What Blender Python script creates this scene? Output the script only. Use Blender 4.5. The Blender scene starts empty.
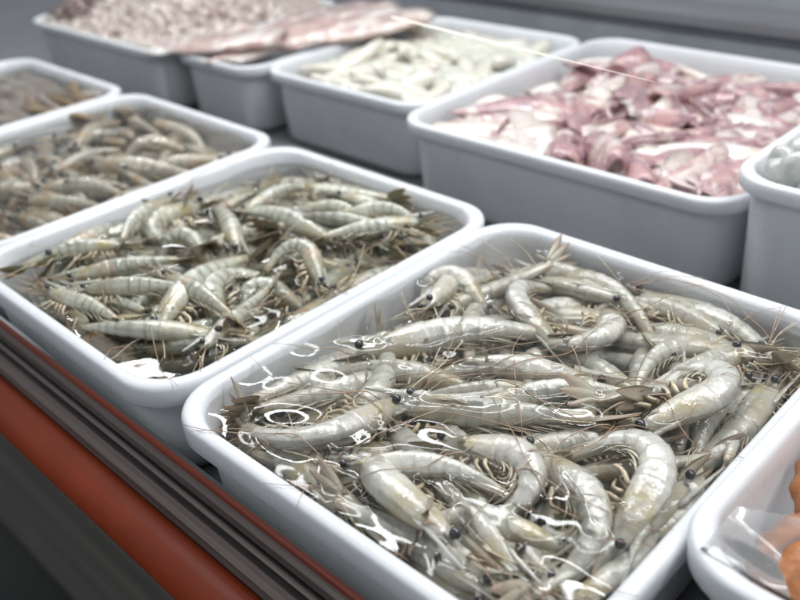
import bpy, math, random
import numpy as np
from mathutils import Matrix, Vector, Euler

random.seed(7)
RNG = np.random.default_rng(7)
K = 0.28                      # one tray width in metres
S = bpy.context.scene
COL = S.collection
PI = math.pi

# ------------------------------------------------------------------ camera
CAM = np.array([1.41210706, -0.63190624, 1.06306118])
YAW, PITCH, ROLL, FPX = 0.8098449, -0.53189014, -0.07104315, 882.54325
def cam_axes():
    cy, sy = math.cos(YAW), math.sin(YAW); cp, sp = math.cos(PITCH), math.sin(PITCH)
    f = np.array([-sy*cp, cy*cp, sp]); r = np.array([cy, sy, 0.]); u = np.cross(r, f)
    cr, sr = math.cos(ROLL), math.sin(ROLL)
    return cr*r+sr*u, -sr*r+cr*u, f
CR, CU, CF = cam_axes()
def at(px, py, z):
    """ground position (in tray widths) of a point of the picture at height z"""
    d = CF + CR*(px-400)/FPX - CU*(py-300)/FPX
    t = (z-CAM[2])/d[2]
    return (CAM+t*d)
def pix(P):
    d = np.asarray(P, float)-CAM
    z = d@CF
    return 400+FPX*(d@CR)/z, 300-FPX*(d@CU)/z

cd = bpy.data.cameras.new('camera'); cam = bpy.data.objects.new('camera', cd); COL.objects.link(cam)
M = Matrix(((CR[0], CU[0], -CF[0], CAM[0]*K), (CR[1], CU[1], -CF[1], CAM[1]*K), (CR[2], CU[2], -CF[2], CAM[2]*K), (0, 0, 0, 1)))
cam.matrix_world = M
cd.sensor_width = 36; cd.lens = 36*FPX/800; cd.clip_start = .01; cd.clip_end = 200
cd.dof.use_dof = True
_fp = np.array(at(500, 420, -.04)); cd.dof.focus_distance = float((_fp-CAM)@CF)*K
cd.dof.aperture_fstop = 6.0
S.camera = cam

# ------------------------------------------------------------------ materials
def new_mat(name):
    m = bpy.data.materials.new(name); m.use_nodes = True
    nt = m.node_tree; nt.nodes.clear()
    return m, nt
class NG:
    def __init__(s, nt): s.nt = nt
    def n(s, t, **kw):
        x = s.nt.nodes.new(t)
        for k, v in kw.items():
            if k in x.inputs: s.put(x.inputs[k], v)
            else: setattr(x, k, v)
        return x
    def put(s, sock, v):
        if isinstance(v, bpy.types.NodeSocket): s.nt.links.new(v, sock)
        elif isinstance(v, bpy.types.Node): s.nt.links.new(v.outputs[0], sock)
        else: sock.default_value = v
    def noise(s, scale, detail=3, rough=.55, vec=None, dist=0.):
        x = s.n('ShaderNodeTexNoise'); x.inputs['Scale'].default_value = scale; x.inputs['Detail'].default_value = detail
        x.inputs['Roughness'].default_value = rough; x.inputs['Distortion'].default_value = dist
        if vec is not None: s.put(x.inputs['Vector'], vec)
        return x.outputs['Fac']
    def ramp(s, fac, stops):
        x = s.n('ShaderNodeValToRGB'); s.put(x.inputs['Fac'], fac)
        e = x.color_ramp.elements
        while len(e) < len(stops): e.new(.5)
        for q, (p, c) in zip(e, stops):
            q.position = p; q.color = (c, c, c, 1) if isinstance(c, (int, float)) else (*c, 1)
        return x.outputs['Color']
    def mix(s, fac, a, b):
        x = s.n('ShaderNodeMix'); x.data_type = 'RGBA'
        s.put(x.inputs[0], fac)
        for i, v in ((6, a), (7, b)):
            s.put(x.inputs[i], (*v, 1) if isinstance(v, tuple) and len(v) == 3 else v)
        return x.outputs[2]
    def math(s, op, a, b=0., c=0.):
        x = s.n('ShaderNodeMath', operation=op); s.put(x.inputs[0], a); s.put(x.inputs[1], b); s.put(x.inputs[2], c)
        return x.outputs[0]
    def attr(s, name):
        x = s.n('ShaderNodeAttribute'); x.attribute_name = name
        return x.outputs['Fac']
    def obj(s): return s.n('ShaderNodeTexCoord').outputs['Object']
    def rnd(s): return s.n('ShaderNodeObjectInfo').outputs['Random']
    def bump(s, h, dist, strength=1.):
        x = s.n('ShaderNodeBump'); s.put(x.inputs['Height'], h); x.inputs['Distance'].default_value = dist; x.inputs['Strength'].default_value = strength
        return x.outputs[0]
    def out(s, sh):
        o = s.n('ShaderNodeOutputMaterial'); s.nt.links.new(sh.outputs[0] if isinstance(sh, bpy.types.Node) else sh, o.inputs[0])
    def bsdf(s, col, rough=.4, **kw):
        x = s.n('ShaderNodeBsdfPrincipled')
        s.put(x.inputs['Base Color'], (*col, 1) if isinstance(col, tuple) else col)
        s.put(x.inputs['Roughness'], rough)
        for k, v in kw.items(): s.put(x.inputs[k.replace('_', ' ')], v)
        return x

def shell_material(name, pale, grey, band, band_amt, organ, spot, spot_amt, tail):
    """wet prawn shell: greyish translucent, banded at segment edges, mottled, organs showing in the head"""
    m, nt = new_mat(name); g = NG(nt)
    o = g.obj(); r = g.rnd()
    # shift texture per animal
    sh = g.n('ShaderNodeVectorMath', operation='ADD'); g.put(sh.inputs[0], o)
    cmb = g.n('ShaderNodeCombineXYZ'); g.put(cmb.inputs[0], g.math('MULTIPLY', r, 3.7)); g.put(cmb.inputs[1], g.math('MULTIPLY', r, 9.1)); g.put(sh.inputs[1], cmb)
    v = sh.outputs[0]
    s = g.attr('along'); seg = g.attr('segment'); up = g.attr('dorsal')
    big = g.noise(55, 3, .6, v); fine = g.noise(420, 3, .6, v)
    base = g.mix(g.ramp(big, [(.33, 0.), (.68, 1.)]), pale, grey)
    base = g.mix(g.math('MULTIPLY', g.ramp(r, [(0, 0.), (1, 1.)]), .55), base, grey)
    base = g.mix(g.math('MULTIPLY', g.math('FRACT', g.math('MULTIPLY', r, 7.31)), .15), base, tail)
    # belly paler
    base = g.mix(g.math('MULTIPLY', g.ramp(up, [(.15, 1.), (.6, 0.)]), .35), base, tuple(min(1, c*1.18) for c in pale))
    # segment bands
    b = g.math('MULTIPLY', g.ramp(seg, [(.0, .35), (.12, 0.), (.62, 0.), (.9, 1.), (1., .55)]), g.ramp(g.noise(120, 2, .5, v), [(.35, .3), (.65, 1.)]))
    base = g.mix(g.math('MULTIPLY', b, band_amt), base, band)
    # organs in the carapace
    h = g.math('MULTIPLY', g.ramp(s, [(.03, 0.), (.12, 1.), (.24, .9), (.35, 0.)]), g.ramp(g.noise(75, 3, .6, v), [(.38, 0.), (.62, 1.)]))
    base = g.mix(g.math('MULTIPLY', h, .75), base, organ)
    gl_ = g.math('MULTIPLY', g.ramp(up, [(.965, 0.), (.992, 1.)]), g.math('MULTIPLY', g.ramp(s, [(.36, 0.), (.42, 1.), (.9, 1.), (.96, 0.)]), g.ramp(r, [(.25, 0.), (.9, 1.)])))
    base = g.mix(g.math('MULTIPLY', gl_, .55), base, tuple(c*.4 for c in band))
    # coloured blotch on some animals
    q = g.math('MULTIPLY', g.ramp(s, [(.24, 0.), (.31, 1.), (.38, 1.), (.43, 0.)]), g.ramp(r, [(.68, 0.), (.74, 1.)]))
    q = g.math('MULTIPLY', q, g.ramp(g.noise(130, 4, .65, v), [(.38, 0.), (.72, 1.)]))
    base = g.mix(g.math('MULTIPLY', q, spot_amt), base, spot)
    # tail end warms up
    base = g.mix(g.math('MULTIPLY', g.ramp(s, [(.84, 0.), (1.03, 1.)]), .55), base, tail)
    # fine brown freckles
    fr = g.ramp(g.noise(900, 2, .5, v), [(.60, 0.), (.70, 1.)])
    base = g.mix(g.math('MULTIPLY', fr, .2), base, tuple(c*.42 for c in band))
    hgt = g.math('ADD', g.math('MULTIPLY', fine, .35), g.math('MULTIPLY', g.noise(160, 2, .5, v), 1.))
    p = g.bsdf(base, g.ramp(fine, [(.3, .10), (.7, .26)]), Subsurface_Weight=.45, Subsurface_Scale=.005, Normal=g.bump(hgt, .0013, .6), Coat_Weight=.9, Coat_Roughness=.035, Coat_Normal=g.bump(g.noise(150, 3, .55, v), .0022, .8), IOR=1.42)
    p.inputs['Subsurface Radius'].default_value = (1., .85, .6)
    g.out(p); return m

MAT = {}
MAT['shell_a'] = shell_material('prawn shell grey', (.66, .64, .575), (.41, .41, .375), (.27, .25, .21), .5, (.42, .34, .17), (.45, .27, .15), .3, (.55, .42, .29))
MAT['shell_b'] = shell_material('prawn shell olive', (.56, .555, .465), (.29, .30, .255), (.11, .11, .08), .7, (.34, .25, .09), (.42, .15, .06), .6, (.40, .30, .15))
MAT['shell_o'] = shell_material('prawn shell orange head', (.58, .50, .40), (.45, .38, .30), (.25, .18, .12), .4, (.66, .22, .03), (.62, .2, .04), .9, (.5, .35, .2))
MAT['shell_c'] = shell_material('prawn shell tawny', (.58, .54, .46), (.37, .36, .315), (.22, .17, .12), .45, (.45, .27, .10), (.46, .22, .09), .4, (.55, .33, .17))

def simple(name, c1, c2, scale, rough=.3, bumpd=0., **kw):
    m, nt = new_mat(name); g = NG(nt); o = g.obj()
    n = g.noise(scale, 4, .6, o)
    kws = dict(kw)
    if bumpd: kws['Normal'] = g.bump(g.noise(scale*3, 3, .6, o), bumpd)
    p = g.bsdf(g.mix(g.ramp(n, [(.35, 0.), (.65, 1.)]), c1, c2), rough, **kws)
    g.out(p); return m

def blade_material(name, root, tip):
    m, nt = new_mat(name); g = NG(nt)
    u = g.attr('along'); w = g.attr('across')
    col = g.mix(g.ramp(u, [(.25, 0.), (.95, 1.)]), root, tip)
    rib = g.n('ShaderNodeTexWave'); rib.bands_direction = 'Y'; rib.inputs['Scale'].default_value = 220; rib.inputs['Distortion'].default_value = 2.
    g.put(rib.inputs['Vector'], g.obj())
    col = g.mix(g.math('MULTIPLY', g.ramp(w, [(.7, 0.), (1., 1.)]), .6), col, tuple(c*.6 for c in tip))
    p = g.bsdf(col, .25, Coat_Weight=.3, Normal=g.bump(g.noise(500, 3, .6, g.obj()), .0006, .6))
    t = g.n('ShaderNodeBsdfTranslucent'); g.put(t.inputs[0], col)
    mx = g.n('ShaderNodeMixShader'); mx.inputs[0].default_value = .3
    nt.links.new(p.outputs[0], mx.inputs[1]); nt.links.new(t.outputs[0], mx.inputs[2])
    g.out(mx); return m
MAT['blade_a'] = blade_material('tail blade', (.58, .55, .45), (.52, .385, .29))
MAT['blade_b'] = blade_material('tail blade olive', (.42, .42, .30), (.36, .24, .12))
MAT['blade_c'] = blade_material('tail blade tawny', (.55, .48, .38), (.46, .31, .21))
MAT['eye'] = simple('eye black', (.012, .012, .016), (.03, .03, .038), 900, .12, Coat_Weight=.6)
MAT['leg'] = simple('prawn leg', (.66, .60, .45), (.5, .38, .25), 300, .3, Coat_Weight=.3)
MAT['swim'] = simple('swimmeret', (.50, .46, .35), (.34, .29, .21), 350, .3, Coat_Weight=.3)
MAT['antenna'] = simple('antenna', (.30, .185, .125), (.42, .30, .21), 120, .35)

def plastic(name, col, trans, tint=(1., 1., 1.)):
    m, nt = new_mat(name); g = NG(nt); o = g.obj()
    dirt = g.ramp(g.noise(11, 5, .65, o), [(.42, 0.), (.75, 1.)])
    c = g.mix(g.math('MULTIPLY', dirt, .3), col, tuple(x*.72 for x in col))
    p = g.bsdf(c, g.ramp(g.noise(60, 4, .6, o), [(.3, .22), (.7, .42)]), Normal=g.bump(g.noise(260, 3, .6, o), .0004, .5), IOR=1.48)
    t = g.n('ShaderNodeBsdfTranslucent'); t.inputs[0].default_value = (*tint, 1)
    mx = g.n('ShaderNodeMixShader'); mx.inputs[0].default_value = trans
    nt.links.new(p.outputs[0], mx.inputs[1]); nt.links.new(t.outputs[0], mx.inputs[2])
    g.out(mx); return m
MAT['tray'] = plastic('white tray plastic', (.81, .82, .84), .2, (.82, .83, .85))

def water_material(name, tint, rough=.0):
    m, nt = new_mat(name); g = NG(nt); o = g.obj()
    fr = g.n('ShaderNodeFresnel'); fr.inputs['IOR'].default_value = 1.34
    nrm = g.bump(g.noise(40, 2, .5, o), .0005, .3)
    g.put(fr.inputs['Normal'], nrm)
    gl = g.n('ShaderNodeBsdfGlossy'); gl.inputs['Roughness'].default_value = .012; g.put(gl.inputs['Normal'], nrm)
    tr = g.n('ShaderNodeBsdfTransparent'); tr.inputs[0].default_value = (*tint, 1)
    df = g.n('ShaderNodeBsdfDiffuse'); df.inputs[0].default_value = (.5, .47, .40, 1)
    m0 = g.n('ShaderNodeMixShader'); m0.inputs[0].default_value = .012
    nt.links.new(tr.outputs[0], m0.inputs[1]); nt.links.new(df.outputs[0], m0.inputs[2])
    mx = g.n('ShaderNodeMixShader'); g.put(mx.inputs[0], fr)
    nt.links.new(m0.outputs[0], mx.inputs[1]); nt.links.new(gl.outputs[0], mx.inputs[2])
    g.out(mx); return m
MAT['water'] = water_material('tray water', (.95, .948, .93))

def glass_material(name):
    m, nt = new_mat(name); g = NG(nt)
    fr = g.n('ShaderNodeFresnel'); fr.inputs['IOR'].default_value = 1.3
    gl = g.n('ShaderNodeBsdfGlossy'); gl.inputs['Roughness'].default_value = .02
    tr = g.n('ShaderNodeBsdfTransparent'); tr.inputs[0].default_value = (.93, .95, .94, 1)
    mx = g.n('ShaderNodeMixShader'); g.put(mx.inputs[0], fr)
    nt.links.new(tr.outputs[0], mx.inputs[1]); nt.links.new(gl.outputs[0], mx.inputs[2])
    g.out(mx); return m
MAT['glass'] = glass_material('clear pane')

def metal(name, col, rough, dirs=(1, 60, 60), amt=.35):
    m, nt = new_mat(name); g = NG(nt)
    mp = g.n('ShaderNodeMapping'); mp.inputs['Scale'].default_value = dirs; g.put(mp.inputs['Vector'], g.obj())
    n = g.noise(9, 4, .6, mp.outputs[0]); d = g.noise(6, 5, .65, g.obj())
    c = g.mix(g.math('MULTIPLY', g.ramp(d, [(.4, 0.), (.75, 1.)]), amt), col, tuple(x*.55 for x in col))
    p = g.bsdf(c, g.ramp(n, [(.3, rough*.7), (.7, rough*1.3)]), Metallic=1., Normal=g.bump(n, .0004, .4))
    g.out(p); return m
MAT['steel'] = metal('brushed steel', (.42, .42, .44), .5)
MAT['steel_dark'] = metal('dull dark steel', (.34, .34, .355), .34)
MAT['rail'] = metal('brown anodised rail', (.27, .22, .20), .55)
MAT['red'] = simple('red enamel', (.36, .048, .010), (.29, .038, .008), 12, .42, .0003)
MAT['black'] = simple('black rubber', (.02, .02, .021), (.035, .034, .033), 60, .55)
MAT['panel'] = simple('grey panel', (.34, .355, .38), (.27, .285, .31), 10, .4)

def squid_material(name, skin, deep, white, lo, hi):
    m, nt = new_mat(name); g = NG(nt); o = g.obj(); r = g.rnd()
    sh = g.n('ShaderNodeVectorMath', operation='ADD'); g.put(sh.inputs[0], o)
    cmb = g.n('ShaderNodeCombineXYZ'); g.put(cmb.inputs[0], g.math('MULTIPLY', r, 5.)); g.put(cmb.inputs[2], g.math('MULTIPLY', r, 3.)); g.put(sh.inputs[1], cmb)
    v = sh.outputs[0]
    c = g.mix(g.ramp(g.noise(45, 4, .65, v), [(.38, 0.), (.62, 1.)]), skin, deep)
    w = g.math('ADD', g.noise(28, 4, .6, v, .6), g.math('MULTIPLY_ADD', r, hi-lo, lo))
    c = g.mix(g.ramp(w, [(.50, 0.), (.62, 1.)]), c, white)
    c = g.mix(g.math('MULTIPLY', g.ramp(g.noise(700, 2, .5, v), [(.58, 0.), (.68, 1.)]), .35), c, deep)
    p = g.bsdf(c, .2, Subsurface_Weight=.3, Subsurface_Scale=.006, Coat_Weight=.9, Coat_Roughness=.05, Normal=g.bump(g.noise(120, 3, .6, v), .0016, .6))
    p.inputs['Subsurface Radius'].default_value = (1., .6, .5)
    g.out(p); return m
MAT['squid'] = squid_material('squid skin pink', (.52, .315, .30), (.27, .15, .18), (.66, .58, .53), -.13, .21)
MAT['squid_white'] = squid_material('squid peeled', (.72, .66, .57), (.62, .47, .42), (.76, .73, .67), -.05, .2)
MAT['arms'] = squid_material('squid arms', (.42, .26, .265), (.25, .14, .17), (.62, .50, .48), -.2, .12)
MAT['mantle'] = squid_material('large squid mantle', (.58, .45, .40), (.44, .28, .26), (.72, .65, .60), -.08, .12)
MAT['strip'] = simple('white squid flesh', (.66, .64, .58), (.60, .58, .49), 40, .18, .0008, Subsurface_Weight=.4, Subsurface_Scale=.008, Coat_Weight=.2)
MAT['mince'] = squid_material('minced seafood', (.50, .42, .375), (.38, .30, .265), (.62, .55, .50), -.15, .1)
MAT['octo'] = squid_material('dark octopus', (.20, .13, .11), (.10, .065, .06), (.36, .27, .24), -.3, -.2)
MAT['pearl'] = simple('pale shellfish flesh', (.52, .53, .50), (.36, .37, .36), 70, .14, .0006, Subsurface_Weight=.4, Subsurface_Scale=.006, Coat_Weight=.5)
MAT['fillet'] = simple('beige fillet', (.36, .31, .275), (.22, .18, .155), 45, .3, .0008)
MAT['fillet_gold'] = simple('golden fillet', (.27, .19, .10), (.14, .095, .06), 60, .3, .0008)
MAT['orange'] = simple('orange cooked flesh', (.50, .20, .075), (.33, .12, .045), 50, .28, .001, Coat_Weight=.3)
def film_material():
    m, nt = new_mat('cling film'); g = NG(nt)
    gl = g.n('ShaderNodeBsdfGlossy'); gl.inputs['Roughness'].default_value = .10
    fr = g.n('ShaderNodeFresnel'); fr.inputs['IOR'].default_value = 1.38
    tr = g.n('ShaderNodeBsdfTransparent'); tr.inputs[0].default_value = (.95, .95, .95, 1)
    df = g.n('ShaderNodeBsdfDiffuse'); df.inputs[0].default_value = (.9, .9, .9, 1)
    m0 = g.n('ShaderNodeMixShader'); m0.inputs[0].default_value = .16
    nt.links.new(tr.outputs[0], m0.inputs[1]); nt.links.new(df.outputs[0], m0.inputs[2])
    mx = g.n('ShaderNodeMixShader'); g.put(mx.inputs[0], fr)
    nt.links.new(m0.outputs[0], mx.inputs[1]); nt.links.new(gl.outputs[0], mx.inputs[2])
    g.out(mx); return m
MAT['film'] = film_material()

# ------------------------------------------------------------------ mesh helpers
class MB:
    def __init__(s): s.v = []; s.f = []; s.a = {}; s.n = 0
    def add(s, V, F, **attrs):
        V = np.asarray(V, float); k = s.n
        s.v.append(V); s.f += [tuple(i+k for i in f) for f in F]; s.n += len(V)
        for key in set(s.a) | set(attrs):
            if key not in s.a: s.a[key] = [np.zeros(k)] if k else []
            s.a[key].append(np.asarray(attrs.get(key, np.zeros(len(V))), float))
        return s
    def verts(s): return np.concatenate(s.v)
    def mesh(s, name, mat, smooth=True, xf=None):
        me = bpy.data.meshes.new(name)
        V = s.verts()
        if xf is not None: V = V@np.array(xf)[:3, :3].T+np.array(xf)[:3, 3]
        me.from_pydata(V.tolist(), [], s.f)
        for k, l in s.a.items():
            at_ = me.attributes.new(k, 'FLOAT', 'POINT'); at_.data.foreach_set('value', np.concatenate(l).astype(np.float32))
        if smooth: me.polygons.foreach_set('use_smooth', [True]*len(me.polygons))
        me.materials.append(mat); me.update()
        return me
def link(name, me, parent=None, mw=None):
    o = bpy.data.objects.new(name, me); COL.objects.link(o)
    if parent is not None: o.parent = parent
    if mw is not None: o.matrix_world = mw
    return o
def tag(o, label, cat, group=None, kind=None):
    if label: o['label'] = label
    if cat: o['category'] = cat
    if group: o['group'] = group
    if kind: o['kind'] = kind
    return o
def grid_faces(nr, nc, closed=True):
    F = []
    for i in range(nr-1):
        for j in range(nc if closed else nc-1):
            j2 = (j+1) % nc
            F.append((i*nc+j, i*nc+j2, (i+1)*nc+j2, (i+1)*nc+j))
    return F
def tube(P, R, n=6, flat=1., up=(0, 0, 1)):
    """closed tapered tube along points P with radii R"""
    P = np.asarray(P, float); R = np.broadcast_to(np.asarray(R, float), (len(P),))
    T = np.gradient(P, axis=0); T /= np.linalg.norm(T, axis=1)[:, None]+1e-12
    U = np.array(up, float); V = []
    for p, t, r in zip(P, T, R):
        b = np.cross(t, U); nb = np.linalg.norm(b)
        if nb < 1e-4: b = np.cross(t, (1, .1, 0)); nb = np.linalg.norm(b)
        b /= nb; c = np.cross(b, t)
        for k in range(n):
            a = 2*PI*k/n
            V.append(p+r*(math.cos(a)*b+math.sin(a)*flat*c))
    F = grid_faces(len(P), n)
    F.append(tuple(range(n))[::-1]); F.append(tuple((len(P)-1)*n+k for k in range(n)))
    return np.array(V), F
def ball(c, r, nu=10, nv=7):
    V = [];
    r = np.broadcast_to(np.asarray(r, float), (3,))
    for i in range(nv+1):
        t = PI*i/nv
        t = min(max(t, .02), PI-.02)
        for j in range(nu):
            a = 2*PI*j/nu
            V.append((c[0]+r[0]*math.sin(t)*math.cos(a), c[1]+r[1]*math.sin(t)*math.sin(a), c[2]+r[2]*math.cos(t)))
    return np.array(V), grid_faces(nv+1, nu)+[tuple(range(nu))[::-1], tuple(nv*nu+k for k in range(nu))]
def box(x0, y0, z0, x1, y1, z1):
    V = [(x0, y0, z0), (x1, y0, z0), (x1, y1, z0), (x0, y1, z0), (x0, y0, z1), (x1, y0, z1), (x1, y1, z1), (x0, y1, z1)]
    return np.array(V), [(0, 3, 2, 1), (4, 5, 6, 7), (0, 1, 5, 4), (1, 2, 6, 5), (2, 3, 7, 6), (3, 0, 4, 7)]
def extrude_profile(prof, x0, x1, n=2):
    """profile of (y,z) swept along x"""
    V = []
    for i in range(n):
        x = x0+(x1-x0)*i/(n-1)
        V += [(x, y, z) for y, z in prof]
    m = len(prof)
    F = grid_faces(n, m); F.append(tuple(range(m))[::-1]); F.append(tuple((n-1)*m+k for k in range(m)))
    return np.array(V), F

# ------------------------------------------------------------------ prawns
SEG = [.36, .45, .545, .635, .715, .79, 1.0]
def build_prawn(bend, seed, L, mats, full=True):
    """meshes of a prawn: head towards +x, back towards +z, belly curl 'bend' (radians); returns [(part name, mesh)], plus sampled outline"""
    rn = np.random.default_rng(seed)
    N = 400
    ss = np.linspace(0, 1, N)
    k = np.clip((ss-.30)/.62, 0, 1); k = k*k*(3-2*k)
    sag = rn.uniform(-.12, .05)
    th = bend*k+sag*np.sin(ss*3)
    dx, dz = -np.cos(th), -np.sin(th)
    px = np.concatenate([[0], np.cumsum((dx[1:]+dx[:-1])/2)])/(N-1); pz = np.concatenate([[0], np.cumsum((dz[1:]+dz[:-1])/2)])/(N-1)
    mx, mz = px.mean(), pz.mean()
    lat = rn.uniform(-.10, .10)                    # slight sideways bow
    def D(s, y, z):
        sc = min(max(s, 0), 1)
        t = np.interp(sc, ss, th)
        x0, z0 = np.interp(sc, ss, px), np.interp(sc, ss, pz)
        ov = s-sc
        x0 += -math.cos(t)*ov; z0 += -math.sin(t)*ov
        yy = y+lat*(s-.45)**2
        return np.array([(x0-math.sin(t)*z-mx), yy, z0+math.cos(t)*z-mz])*L
    parts = []
    # body
    st = [-.03, -.015, .0, .03, .06, .09, .12, .16, .2, .24, .28, .32, .345, .358, .362]
    for a, b in zip(SEG[:-1], SEG[1:]):
        st += list(a+(b-a)*np.array([.08, .3, .55, .8, .95, .999]))
    st += [1.015, 1.03]
    st = sorted(st)
    hs = [(-.03, .012), (0, .032), (.05, .058), (.12, .079), (.22, .097), (.33, .105), (.42, .102), (.5, .095), (.6, .083), (.7, .070), (.79, .057), (.9, .046), (1., .036), (1.03, .012)]
    ws = [(-.03, .012), (0, .03), (.05, .05), (.12, .066), (.22, .080), (.33, .080), (.42, .077), (.55, .066), (.68, .054), (.79, .043), (.9, .034), (1., .028), (1.03, .010)]
    nc = 20; V = []; aa = []; sg = []; dd = []
    fat = rn.uniform(.86, .98)
    for s in st:
        h = np.interp(s, *zip(*hs))*fat; w = np.interp(s, *zip(*ws))*fat
        f = 0.; m = 1.
        if .36 < s < 1.0:
            i = max(j for j in range(6) if SEG[j] < s+1e-9); f = (s-SEG[i])/(SEG[i+1]-SEG[i]); m = .962+.068*f**1.3
            if i == 5: m = 1.+.02*f
        elif .30 < s <= .3601: m = 1.+.045*(s-.30)/.06; f = .8*(s-.3)/.06
        for j in range(nc):
            a = 2*PI*j/nc
            cz, sy = math.cos(a), math.sin(a)
            zz = h*m*cz; yy = w*m*math.copysign(abs(sy)**.9, sy)
            if cz < 0:
                zz *= .86
                if .36 < s < .79: yy *= 1-.35*(-cz)**3; zz *= 1.0+.16*math.sin(PI*min(f, 1))*(abs(sy) > .3)
            elif s < .36: yy *= 1-.22*cz*cz         # keel on the carapace
            V.append(D(s, yy, zz)); aa.append(max(s, 0)); sg.append(f); dd.append(.5+.5*cz)
    F = grid_faces(len(st), nc); F.append(tuple(range(nc))[::-1]); F.append(tuple((len(st)-1)*nc+q for q in range(nc)))
    b = MB().add(V, F, along=aa, segment=sg, dorsal=dd)
    # rostrum: toothed blade
    rv = []; ra = []
    tip = .16+rn.uniform(-.02, .03); up_ = rn.uniform(.0, .03)
    q = 9
    for i in range(q):
        u = i/(q-1); s = .16-(tip+.16)*u
        zt = .080-.010*u+up_*u*u; th_ = .030*(1-u)**.8+.003
        tooth = .010*(i % 2)*(1-u)
        base = np.interp(max(s, -.03), *zip(*hs))*.9 if s > 0.02 else zt-th_
        lo = min(base, zt-th_)
        wd = .010*(1-u)+.0025
        for (yy, z_) in ((0, zt+tooth+.012), (wd, (zt+lo)/2), (0, lo), (-wd, (zt+lo)/2)):
            rv.append(D(s, yy, z_)); ra.append(.02)
    b.add(rv, grid_faces(q, 4)+[(3, 2, 1, 0), tuple((q-1)*4+z_ for z_ in range(4))], along=ra, segment=np.zeros(len(rv)), dorsal=np.full(len(rv), .9))
    # eye stalks
    for sd in (-1, 1):
        v, f = tube([D(.035, sd*.02, .028), D(.005, sd*.044, .034)], [.013*L, .015*L], 7)
        b.add(v, f, along=np.full(len(v), .03), segment=np.zeros(len(v)), dorsal=np.full(len(v), .6))
    parts.append(('body', b.mesh('prawn_body', MAT[mats[0]])))
    outline = b.verts()
    for sd in (-1, 1):
        e = MB().add(*ball(D(-.004, sd*.056, .037), .025*L, 12, 8)); parts.append(('eye', e.mesh('prawn_eye', MAT['eye'])))
    def leaf(s0, y0, z0, s1, y1, z1, wid, cup, nu=7, thick=.006, wdir=None):
        """flat leaf blade with thickness"""
        A = np.array([s0, y0, z0]); B = np.array([s1, y1, z1]); d = B-A
        if wdir is None: wdir = np.cross(d, (0, 0, 1))
        wd = np.array(wdir, float); wd /= np.linalg.norm(wd)+1e-9
        nn = np.cross(d, wd); nn /= np.linalg.norm(nn)+1e-9
        V = []; al = []; ac = []
        prof = [-1, -.55, 0, .55, 1]
        for side in (1, -1):
            for i in range(nu):
                u = i/(nu-1); w_ = wid*(math.sin(PI*min(.06+u*.97, 1)**.75)**.7)+.003
                for t in prof:
                    P = A+d*u+wd*w_*t+nn*(cup*(t*t)*w_*.6+side*thick*(1-.7*abs(t))*(1-.6*u))
                    V.append(D(*P)); al.append(u); ac.append(abs(t))
        n5 = len(prof); o2 = nu*n5; F = []
        for i in range(nu-1):
            for j in range(n5-1):
                a, b_, c, d_ = i*n5+j, i*n5+j+1, (i+1)*n5+j+1, (i+1)*n5+j
                F += [(a, b_, c, d_), (o2+d_, o2+c, o2+b_, o2+a)]
        for i in range(nu-1):
            for j in (0, n5-1):
                F.append((i*n5+j, (i+1)*n5+j, o2+(i+1)*n5+j, o2+i*n5+j))
        for i in (0, nu-1):
            for j in range(n5-1): F.append((i*n5+j, i*n5+j+1, o2+i*n5+j+1, o2+i*n5+j))
        return MB().add(V, F, along=al, across=ac)
    # tail fan: telson and four uropods
    sp = rn.uniform(.55, 1.5); dr = rn.uniform(-.05, .07)
    parts.append(('telson', leaf(.985, 0, .012, 1.20, 0, .012+dr*.6, .022, .5).mesh('prawn_telson', MAT[mats[1]])))
    for sd in (-1, 1):
        parts.append(('uropod', leaf(.995, sd*.018, .0, 1.235, sd*(.018+.055*sp), dr, .034, .35).mesh('prawn_uropod', MAT[mats[1]])))
        parts.append(('uropod', leaf(.995, sd*.022, -.010, 1.215, sd*(.022+.120*sp), dr-.014, .036, .35).mesh('prawn_uropod', MAT[mats[1]])))
    # antennal scales
    for sd in (-1, 1):
        parts.append(('antennal_scale', leaf(.03, sd*.035, -.012, -.215, sd*(.045+rn.uniform(-.01, .02)), -.012+rn.uniform(-.03, .02), .030, .3).mesh('prawn_scale', MAT[mats[1]])))
    if full:
        # feelers next to the mouth
        fb = MB()
        for sd in (-1, 1):
            for q in range(2):
                e1, e2 = rn.uniform(-.05, .05, 2)
                P = [D(.0, sd*.02, -.02), D(-.1, sd*(.03+e1), -.03+e2), D(-.2, sd*(.03+e1*1.8), -.04+e2*2.5), D(-.36, sd*(.02+e1*4), -.06+e2*4)]
                fb.add(*tube(smooth(P, 9), np.linspace(.007, .0022, 9)*L, 5))
        parts.append(('antennule', fb.mesh('prawn_antennule', MAT['leg'])))
        # walking legs, folded under the head
        for i in range(5):
            s0 = .12+.048*i
            for sd in (-1, 1):
                j = rn.uniform(-.03, .03, 6)
                fw = -.10+.045*i
                P = [D(s0, sd*.035, -.080), D(s0+fw*.35+j[0], sd*(.05+j[4]*.6), -.125+j[1]*.4), D(s0+fw*1.1+j[2], sd*(.045+j[5]), -.165+j[3]*.6),
                     D(s0+fw*2.1-.04+j[2]*1.6, sd*(.03+j[5]), -.145+j[1]*1.4)]
                parts.append(('leg', MB().add(*tube(smooth(P, 9), np.array([.013, .0125, .012, .010, .0085, .007, .0055, .004, .0025])*L, 5)).mesh('prawn_leg', MAT['leg'])))
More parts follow.
